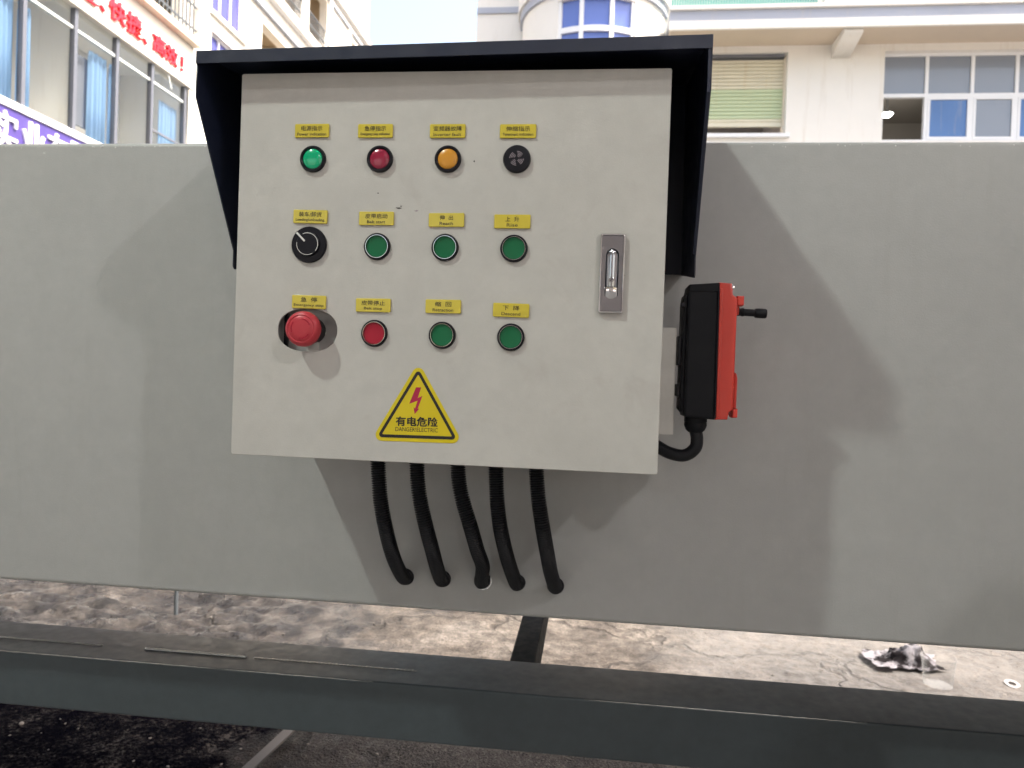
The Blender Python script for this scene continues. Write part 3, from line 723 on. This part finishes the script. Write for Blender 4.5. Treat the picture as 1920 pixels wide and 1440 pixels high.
m = M['cloth']; n = N(m); n.color(n.mix(n.ramp(n.noise(14, 5, .6), [(.44, 0), (.56, 1)]), (.50, .48, .52), (.035, .03, .033)))
# clear plastic cup
cu_ = lathe('plastic_cup', 'cup', None, [(.0, .004), (.046, .004), (.055, .10), (.058, .102), (.0565, .104), (.0535, .101), (.0445, .006), (0, .006)], T(1.435, 1.66, .005), 36)
tag(cu_, 'clear plastic cup standing on the wet yard', 'cup')
ws = lathe('steel_washer', 'steel', None, [(.012, 0), (.025, 0), (.025, .004), (.012, .004), (.012, 0)], T(1.715, 1.72, .006) @ Matrix.Rotation(R(14), 4, 'X'), 30)
tag(ws, 'flat steel washer lying at the right edge', 'washer'); M['steel'].node_tree.nodes['Principled BSDF'].inputs['Base Color'].default_value = (.4, .39, .38, 1)
sp_ = box('steel_strip', 'strip', None, -.016, .016, -.45, .45, .006, .012, .001)
sp_.location = (-.655, .80, .016); sp_.rotation_euler = (0, R(-3), R(-6)); tag(sp_, 'flat steel strip lying on the floor under the beam', 'steel strip')
# puddle
def outline(cx, cy, rx, ry, seed, n_=46):
    o = []
    for k in range(n_):
        a = 2*math.pi*k/n_; q = 1 + .28*mn.noise(Vector((math.cos(a)*1.3, math.sin(a)*1.3, seed))) + .10*mn.noise(Vector((math.cos(a)*5, math.sin(a)*5, seed)))
        o.append((cx+rx*q*math.cos(a), cy+ry*q*math.sin(a)))
    return o
mp_ = link('streak_bar', tube_mesh([Vector((-1.551, 1.841, -.04)), Vector((-1.551, 1.841, .30)), Vector((-1.551, 1.841, .62))], [.0085, .008, .007], 10), 'rail'); tag(mp_, 'thin dark bar in place of a reflected streak on the wet yard at left', 'post')  # bar added in place of a dark reflected streak on the ground
# loose grit
bm = bmesh.new(); rnd = random.Random(3)
for k in range(300):
    x = rnd.uniform(-1.9, 1.9); y = rnd.choice([rnd.uniform(.65, 1.25), rnd.uniform(1.3, 2.3)]); s_ = rnd.uniform(.0015, .0045)*(1.8 if rnd.random() < .08 else 1)
    bmesh.ops.create_icosphere(bm, subdivisions=1, radius=s_, matrix=T(x, y, s_*.3+.004) @ Matrix.Rotation(rnd.uniform(0, 6), 4, 'Z') @ Matrix.Diagonal((1.3, .9, .55, 1)))
tag(link('gravel', bm_mesh(bm), 'stone'), 'loose grit scattered over the concrete yard', 'gravel', kind='stuff')

# ------------------------------------------------------------------ office building with shop front glazing (left)
of = empty('office_building', (-9, 8, 0), 'white office with long glazed upper floor and blue curtains', 'building')
FX = -8.0; OY0, OY1 = 2.4, 12.56
shape('wall', 'white_wall', of, [rect(OY0, OY1, 0, 11.5), rect(2.5, 12.42, 4.64, 6.57), rect(9.2, 12.35, 7.56, 10.4), rect(4.0, 8.6, 7.9, 10.4), rect(4.5, 10.5, .02, 3.3)], .22, L(FX-.22))
box('ground_floor_shutter', 'alu', of, FX-.18, FX-.14, 4.4, 10.6, .0, 3.4)
bm = bmesh.new()   # the room behind the glazing
bm_box(bm, FX-1.6, FX-1.5, OY0, OY1, 4.3, 6.9); bm_box(bm, FX-1.499, FX-.2201, OY0, OY1, 4.3, 4.4); bm_box(bm, FX-1.499, FX-.2201, OY0, OY1, 6.85, 6.9)
bm_box(bm, FX-1.499, FX-.2201, OY0, OY0+.1, 4.401, 6.849); bm_box(bm, FX-1.499, FX-.2201, OY1-.1, OY1, 4.401, 6.849)
bm_box(bm, FX-1.499, FX-.35, 9.62, 9.70, 4.401, 6.849)
link('inner_wall', bm_mesh(bm), 'room', of)
box('notice_board', 'board', of, FX-.34, FX-.31, 9.60, 9.98, 4.9, 6.05)
bm = bmesh.new(); bm_box(bm, FX-3.1, FX-3.0, 3, 12.5, 7.6, 10.9); bm_box(bm, FX-2.999, FX-.2201, 3, 12.5, 10.5, 10.6); bm_box(bm, FX-2.999, FX-.2201, 3, 12.5, 7.5, 7.6)
link('balcony_room', bm_mesh(bm), 'room', of)
muls = [2.5, 3.48, 4.45, 5.43, 6.40, 7.37, 8.345, 9.35, 10.33, 11.30, 12.36]
for y in muls: box('mullion', 'mullion', of, FX-.12, FX-.03, y-.035, y+.035, 4.641, 6.569, .004)
for y0, y1 in zip(muls, muls[1:]):
    box('window_pane', 'glass', of, FX-.085, FX-.077, y0+.036, y1-.036, 4.642, 6.568)
    box('transom', 'alu', of, FX-.115, FX-.06, y0+.0355, y1-.0355, 6.24, 6.285)
box('window_head', 'mullion', of, FX-.10, FX-.02, 2.5, 12.42, 6.5695, 6.60) if False else None
box('window_sill', 'white_frame', of, FX-.05, FX+.06, OY0, OY1-.02, 4.545, 4.635, .006)
def curtain(y0, y1, z0, z1, x, parent, ph=0.0):
    bm = bmesh.new(); n_ = max(14, int((y1-y0)/.012)); cols = []
    for i in range(n_+1):
        y = y0 + (y1-y0)*i/n_
        dx = .028*math.sin(y*2*math.pi/.105+ph) + .012*math.sin(y*2*math.pi/.31+ph*2)
        cols.append([bm.verts.new((x+dx*k, y, z)) for k, z in ((1.1, z0), (1, (z0+z1)/2), (.9, z1-.12), (.5, z1-.02), (.5, z1))])
    for a, b in zip(cols, cols[1:]):
        for k in range(4): bm.faces.new((a[k], b[k], b[k+1], a[k+1]))
    bmesh.ops.solidify(bm, geom=bm.faces[:], thickness=.003)
    return link('curtain', bm_mesh(bm), 'curtain', parent, True)
for k, (y0, y1, zt) in enumerate([(6.5, 8.32, 6.5), (8.40, 8.66, 6.2), (9.90, 10.30, 6.18), (10.37, 10.49, 6.18), (11.78, 12.32, 6.1), (5.2, 5.6, 6.2)]):
    curtain(y0, y1, 4.42, zt, FX-.22, of, k*1.3)
# open casement stay in the last bay
link('casement_arm', tube_mesh([Vector((FX-.02, 11.74, 6.56)), Vector((FX+.02, 11.80, 6.30))], .012, 6), 'alu', of)
box('casement_bar', 'mullion', of, FX-.07, FX-.045, 11.34, 12.32, 5.36, 5.40)
bm = bmesh.new(); bm_box(bm, FX+.001, FX+.03, OY0, OY1, 6.571, 6.70, .01); o = link('fascia_trim', bm_mesh(bm), 'white_wall', of)
box('balcony_slab', 'cream_wall', of, FX-.0, FX+.16, OY0, OY1, 7.42, 7.55, .01)
bm = bmesh.new()
for k in range(80):
    y = 2.6 + k*.125
    if y < 12.45: bm_box(bm, FX+.085, FX+.105, y-.012, y+.012, 7.5505, 8.95)
for z in (7.70, 8.15, 8.6, 8.95): bm_box(bm, FX+.078, FX+.108, 2.5, 12.46, z, z+.03)
link('balcony_railing', bm_mesh(bm), 'rail', of)
box('corner_post', 'white_wall', of, FX+.0, FX+.18, 12.47, 12.60, 7.551, 11.5)
# slogan in red letters
sg = empty('slogan_letters', (FX+.01, 10.8, 6.9), 'raised red characters spelling a slogan along the white fascia', 'sign')
for ch, y0, y1, z0, z1 in [('全', 9.36, 9.73, 6.78, 7.12), ('、', 9.775, 9.905, 6.78, 6.87), ('快', 10.0, 10.42, 6.775, 7.13), ('捷', 10.45, 10.84, 6.76, 7.13), ('、', 10.89, 11.015, 6.765, 6.86), ('高', 11.18, 11.56, 6.77, 7.10), ('效', 11.58, 11.95, 6.76, 7.09), ('！', 12.07, 12.14, 6.775, 7.05)]:
    text('character', 'red_letter', sg, ch, L(FX+.002) @ T((y0+y1)/2, (z0+z1)/2, 0), width=y1-y0, height=z1-z0, depth=.05, bold=.014)
# shop sign below the windows
ss = empty('shop_sign', (FX+.1, 8, 4.1), 'violet sign board with large white characters under the windows', 'sign')
box('sign_board', 'sign', ss, FX+.001, FX+.10, OY0+.2, 11.4, 3.55, 4.50, .006)
box('sign_frame', 'white_frame', ss, FX+.001, FX+.125, OY0+.18, 11.42, 4.5005, 4.5440, .004)
for ch, yc in (('实', 7.88), ('业', 8.38), ('有', 8.85), ('限', 9.33)):
    text('character', 'white_letter', ss, ch, L(FX+.1005) @ T(yc, 4.165, 0), width=.42, height=.54, depth=.03, bold=.010)

# ------------------------------------------------------------------ apartment wing beyond it
ap = empty('apartment_block', (-9, 18, 0), 'white apartment block with balconies and violet blue windows', 'building')
AX = -8.3; AY0, AY1 = 12.62, 24.2
shape('wall', 'white_wall', ap, [rect(AY0, AY1, 0, 16.5), rect(13.70, 15.08, 8.80, 10.35), rect(13.70, 15.08, 6.75, 8.36), rect(16.02, 18.6, 7.9, 9.68), rect(16.8, 18.42, 10.66, 12.35), rect(18.68, 20.22, 10.66, 12.35), rect(22.2, 23.4, 10.9, 12.25), rect(16.3, 18.4, 13.2, 15), rect(18.7, 20.2, 13.2, 15), rect(13.7, 15.08, 12.2, 13.8), rect(16.3, 18.2, 4, 6), rect(19.5, 21, 4, 6)], .25, L(AX-.25))
bm = bmesh.new(); bm_box(bm, AX-1.7, AX-1.6, AY0, AY1, 3, 16)
for z in (7.6, 10.3, 12.7): bm_box(bm, AX-1.599, AX-.2505, AY0, AY1, z, z+.3)
for y in (15.5, 18.55, 20.7, 21.7): bm_box(bm, AX-1.599, AX-.2505, y, y+.1, 3.1, 7.599); bm_box(bm, AX-1.599, AX-.2505, y, y+.1, 7.901, 10.299); bm_box(bm, AX-1.599, AX-.2505, y, y+.1, 10.601, 12.699)
link('inner_wall', bm_mesh(bm), 'beige', ap)
for z0, z1 in ((8.80, 10.35), (6.75, 8.36), (12.2, 13.8)):
    wf = box('window_frame', 'white_frame', ap, AX-.16, AX-.08, 13.70, 15.08, z0, z0+.05)
    bm = bmesh.new()
    for y in (13.725, 14.16, 14.62, 15.055): bm_box(bm, AX-.159, AX-.079, y-.024, y+.024, z0+.0505, z1-.0505)
    bm_box(bm, AX-.16, AX-.08, 13.70, 15.08, z1-.05, z1); link('frame_bars', bm_mesh(bm), 'white_frame', wf)
    for ya, yb in ((13.75, 14.135), (14.185, 14.595), (14.645, 15.03)): box('window_pane', 'blue_glass', wf, AX-.125, AX-.115, ya, yb, z0+.051, z1-.051)
    box('window_sill', 'white_wall', wf, AX+.001, AX+.07, 13.6, 15.18, z0-.12, z0-.02, .01)
box('cornice', 'band', ap, AX+.001, AX+.10, 15.3, AY1, 9.96, 10.06, .008)
box('cornice', 'white_wall', ap, AX+.001, AX+.16, 15.3, AY1, 10.40, 10.655, .01)
box('cornice', 'band', ap, AX+.001, AX+.08, 15.3, AY1, 12.44, 12.54, .008)
box('cornice', 'white_wall', ap, AX+.001, AX+.16, 15.3, AY1, 12.72, 12.90, .01)
for y0, y1 in ((16.8, 18.42), (18.68, 20.22)):
    bm = bmesh.new(); k = y0+.05
    while k < y1-.03: bm_box(bm, AX-.06, AX-.044, k-.008, k+.008, 10.6605, 11.46); k += .095
    for z in (10.72, 11.10, 11.46): bm_box(bm, AX-.068, AX-.036, y0+.001, y1-.001, z, z+.028)
    link('balcony_railing', bm_mesh(bm), 'rail', ap)
for y in (18.46, 20.26, 22.0): box('pilaster', 'white_wall', ap, AX+.001, AX+.09, y, y+.20, 10.6555, 12.439, .006)

# ------------------------------------------------------------------ factory building across the yard (right), with its round stair tower
fb = empty('factory_building', (3, 10, 0), 'white factory with deep eave, roller shutter and round corner tower', 'building')
WY = 9.3
win = (4.04, 7.55, 4.46, 5.69)
shape('wall', 'white_wall', fb, [rect(1.0, 9.5, 0, 9.6), rect(1.30, 2.75, 4.56, 5.70), rect(*win), rect(1.4, 3.2, .02, 3.2), rect(4.4, 7.2, .02, 3.2), rect(4.2, 7.2, 7.2, 8.8)], .25, F(WY+.25))
box('ground_floor_shutter', 'alu', fb, 1.2, 7.4, WY+.2505, WY+.29, 0, 3.4)
box('wall_left', 'white_wall', fb, -1.72, -.6, WY+.25, WY+.55, 0, 9.6) if False else None
box('side_wall', 'white_wall', fb, -1.72, .999, WY+.30, WY+.60, 0, 9.6)
box('side_band', 'band', fb, -1.715, .9, WY+.275, WY+.2995, 6.47, 6.56, .004)
bm = bmesh.new(); bm_box(bm, 1.001, 9.5, WY+3.4, WY+3.5, 3.5, 9.5)
for z in (3.45, 5.9): bm_box(bm, 1.001, 9.5, WY+.2502, WY+3.399, z, z+.2)
bm_box(bm, 3.2, 3.3, WY+.2502, WY+3.399, 3.651, 5.899); bm_box(bm, 9.4, 9.5, WY+.2502, WY+3.399, 3.651, 5.899)
link('inner_wall', bm_mesh(bm), 'darkroom', fb)
# eave: soffit slab, fascia, band, parapet
box('eave_slab', 'soffit', fb, 1.08, 9.6, WY-.52, WY-.0005, 5.79, 5.86)
box('eave_fascia', 'white_wall', fb, 1.05, 9.65, WY-.56, WY-.521, 5.765, 5.885, .004)
box('eave_band', 'band', fb, 1.06, 9.64, WY-.53, WY-.5, 5.8605, 6.03) if False else box('eave_band', 'band', fb, 1.06, 9.64, WY-.535, WY-.0006, 5.8862, 6.028)
box('parapet', 'white_wall', fb, 1.05, 9.65, WY-.57, WY-.42, 6.0285, 6.085, .006)
box('parapet_wall', 'white_wall', fb, 3.05, 9.65, WY-.55, WY-.43, 6.0855, 6.9, .006)
bk = shape('eave_bracket', 'white_wall', fb, [[(WY-.50, 5.789), (WY-.50, 5.72), (WY-.001, 5.60), (WY-.001, 5.789)]], .24, Matrix(((0, 0, 1, 3.33), (1, 0, 0, 0), (0, 1, 0, 0), (0, 0, 0, 1))))
# teal corrugated sheet behind the parapet rail
for k in range(56):
    x = 1.08 + k*.034
    if k == 0: tm = None
    bm = bmesh.new() if k == 0 else None
    if k == 0: sheet = bmesh.new()
    bm_box(sheet, x, x+.024, WY-.50, WY-.48, 6.086, 6.95)
link('balcony_sheet', bm_mesh(sheet), 'teal', fb)
box('balcony_rail', 'white_frame', fb, 1.06, 3.04, WY-.53, WY-.515, 6.086, 6.102)
# roller shutter
sh = empty('roller_shutter', (2.0, WY, 5.1), 'half lowered cream and pale green roller shutter under the eave', 'roller shutter')
for k in range(17):
    z = 5.655 - k*.0525
    lp = [(WY+.14, z), (WY+.122, z-.008), (WY+.116, z-.024), (WY+.122, z-.042), (WY+.138, z-.0515), (WY+.145, z-.0515), (WY+.145, z)]
    me = shape_mesh([lp[::-1]], 1.40, Matrix(((0, 0, 1, 1.325), (1, 0, 0, 0), (0, 1, 0, 0), (0, 0, 0, 1))))
    link('slat', me, 'slat_cream' if k < 8 or k > 15 else 'slat_green', sh)
box('bottom_rail', 'slat_cream', sh, 1.325, 2.725, WY+.11, WY+.15, 4.700, 4.760, .004)
for x in (1.301, 2.7255): box('guide_rail', 'cream', sh, x, x+.0235, WY+.09, WY+.17, 4.561, 5.699) if 'cream' in M else box('guide_rail', 'cream_wall', sh, x, x+.0235, WY+.09, WY+.17, 4.561, 5.699)
box('shutter_box', 'mullion', sh, 1.326, 2.7245, WY+.05, WY+.17, 5.662, 5.699)
box('window_sill', 'white_frame', fb, 1.25, 2.80, WY-.06, WY-.0007, 4.50, 4.555, .006)
# ribbon window: 6 bays, 2 rows
xs = [4.04, 4.632, 5.225, 5.795, 6.38, 6.96, 7.55]
wf = box('window_frame', 'white_frame', fb, win[0], win[1], WY+.08, WY+.14, 5.085, 5.135)
for x in xs[1:-1]: box('mullion', 'white_frame', wf, x-.022, x+.022, WY+.081, WY+.139, 4.501, 5.649)
for z0, z1 in ((4.461, 4.50), (5.65, 5.689)): box('frame_rail', 'white_frame', wf, win[0], win[1], WY+.08, WY+.14, z0, z1)
for x in (win[0], win[1]-.03): box('frame_post', 'white_frame', wf, x, x+.03, WY+.082, WY+.138, 4.5005, 5.6495)
for a, b in zip(xs, xs[1:]): box('window_pane', 'slate_glass', wf, a+.024, b-.024, WY+.105, WY+.111, 5.1355, 5.6495)
for k, (a, b) in enumerate(zip(xs, xs[1:])):
    if k == 0: continue                      # this casement stands open
    box('window_pane', 'blue_board' if k in (1, 3) else 'slate_glass', wf, a+.055, b-.055, WY+.095, WY+.101, 4.54, 5.05)
    sash = bmesh.new()
    for q in ((a+.023, a+.054, 4.5015, 5.084), (b-.054, b-.023, 4.5015, 5.084), (a+.0545, b-.0545, 4.5015, 4.5395), (a+.0545, b-.0545, 5.0505, 5.084)): bm_box(sash, q[0], q[1], WY+.075, WY+.12, q[2], q[3])
    link('sash', bm_mesh(sash), 'white_frame', wf)
lampo = empty('room_lamp', (4.62, WY+1.6, 5.3), 'lit white lamp seen through the open casement', 'lamp')
lathe('diffuser', 'lamp_glow', lampo, [(0, -.03), (.05, -.027), (.075, -.012), (.08, .012), (0, .018)], T(4.70, WY+1.6, 5.40), 24)
lathe('lamp_base', 'white_frame', lampo, [(.09, .013), (.09, .03), (.02, .04), (.02, .49), (0, .49)], T(4.70, WY+1.6, 5.40), 24)
ld = bpy.data.lights.new('room_lamp_bulb', 'POINT'); ld.energy = 7; ld.color = (1, .95, .85); ld.shadow_soft_size = .08
lo = bpy.data.objects.new('room_lamp_bulb', ld); COL.objects.link(lo); lo.location = (4.70, WY+1.6, 5.28)
# stair tower
TX, TY, TR = .03, WY+.25, 1.04
bm = bmesh.new(); st_ = 60; WA0, WA1, WZ0, WZ1 = -27, 33, 4.2, 6.12   # window opening in degrees round the front
def tp(a, r, z): return (TX + r*math.sin(R(a)), TY - r*math.cos(R(a)), z)
angs = sorted(set([-95 + 190*k/72 for k in range(73)] + [WA0, WA1])); zsq = [0, WZ0, WZ1, 9.6]
for a0, a1 in zip(angs, angs[1:]):
    for z0, z1 in zip(zsq, zsq[1:]):
        if WA0-.01 <= a0 and a1 <= WA1+.01 and z0 == WZ0: continue
        bm.faces.new([bm.verts.new(tp(*q)) for q in ((a0, TR, z0), (a1, TR, z0), (a1, TR, z1), (a0, TR, z1))])
bmesh.ops.remove_doubles(bm, verts=bm.verts, dist=1e-4)
bmesh.ops.solidify(bm, geom=bm.faces[:], thickness=.12)
tw = autosmooth(link('stair_tower', bm_mesh(bm), 'white_wall', fb), 30)
def ring(name, m_, r0, r1, z0, z1, a0=-95, a1=95):
    bm = bmesh.new(); vv = []
    for k in range(49):
        a = a0+(a1-a0)*k/48; vv.append([bm.verts.new(tp(a, r, z)) for r, z in ((r0, z0), (r1, z0), (r1, z1), (r0, z1))])
    for a, b in zip(vv, vv[1:]):
        for k in range(4): bm.faces.new((a[k], a[(k+1) % 4], b[(k+1) % 4], b[k]))
    bm.faces.new(vv[0]); bm.faces.new(vv[-1][::-1]); return autosmooth(link(name, bm_mesh(bm), m_, tw), 30)
ring('tower_band', 'band', TR+.001, TR+.035, 6.20, 6.32); ring('tower_cornice', 'white_wall', TR+.001, TR+.07, 6.3205, 6.5)
tf = ring('tower_window_frame', 'white_frame', TR-.09, TR-.02, 5.68, 5.755, WA0+.1, WA1-.1)
for a in (WA0+.9, -8.5, 14.5, WA1-.9): ring('tower_mullion', 'white_frame', TR-.085, TR-.015, WZ0+.001, WZ1-.001, a-1.6, a+1.6)
for a0, a1 in ((WA0+2.6, -10.2), (-6.8, 12.8), (16.2, WA1-2.6)):
    for z0, z1 in ((WZ0+.001, 5.679), (5.756, WZ1-.001)):
        bm = bmesh.new(); pv = [bm.verts.new(tp(a, TR-r, z)) for r in (.06, .05) for a, z in ((a0, z0), (a1, z0), (a1, z1), (a0, z1))]
        for q in ((0, 1, 2, 3), (7, 6, 5, 4), (0, 4, 5, 1), (1, 5, 6, 2), (2, 6, 7, 3), (3, 7, 4, 0)): bm.faces.new([pv[k] for k in q])
        link('tower_window_pane', bm_mesh(bm), 'royal_glass', tw)
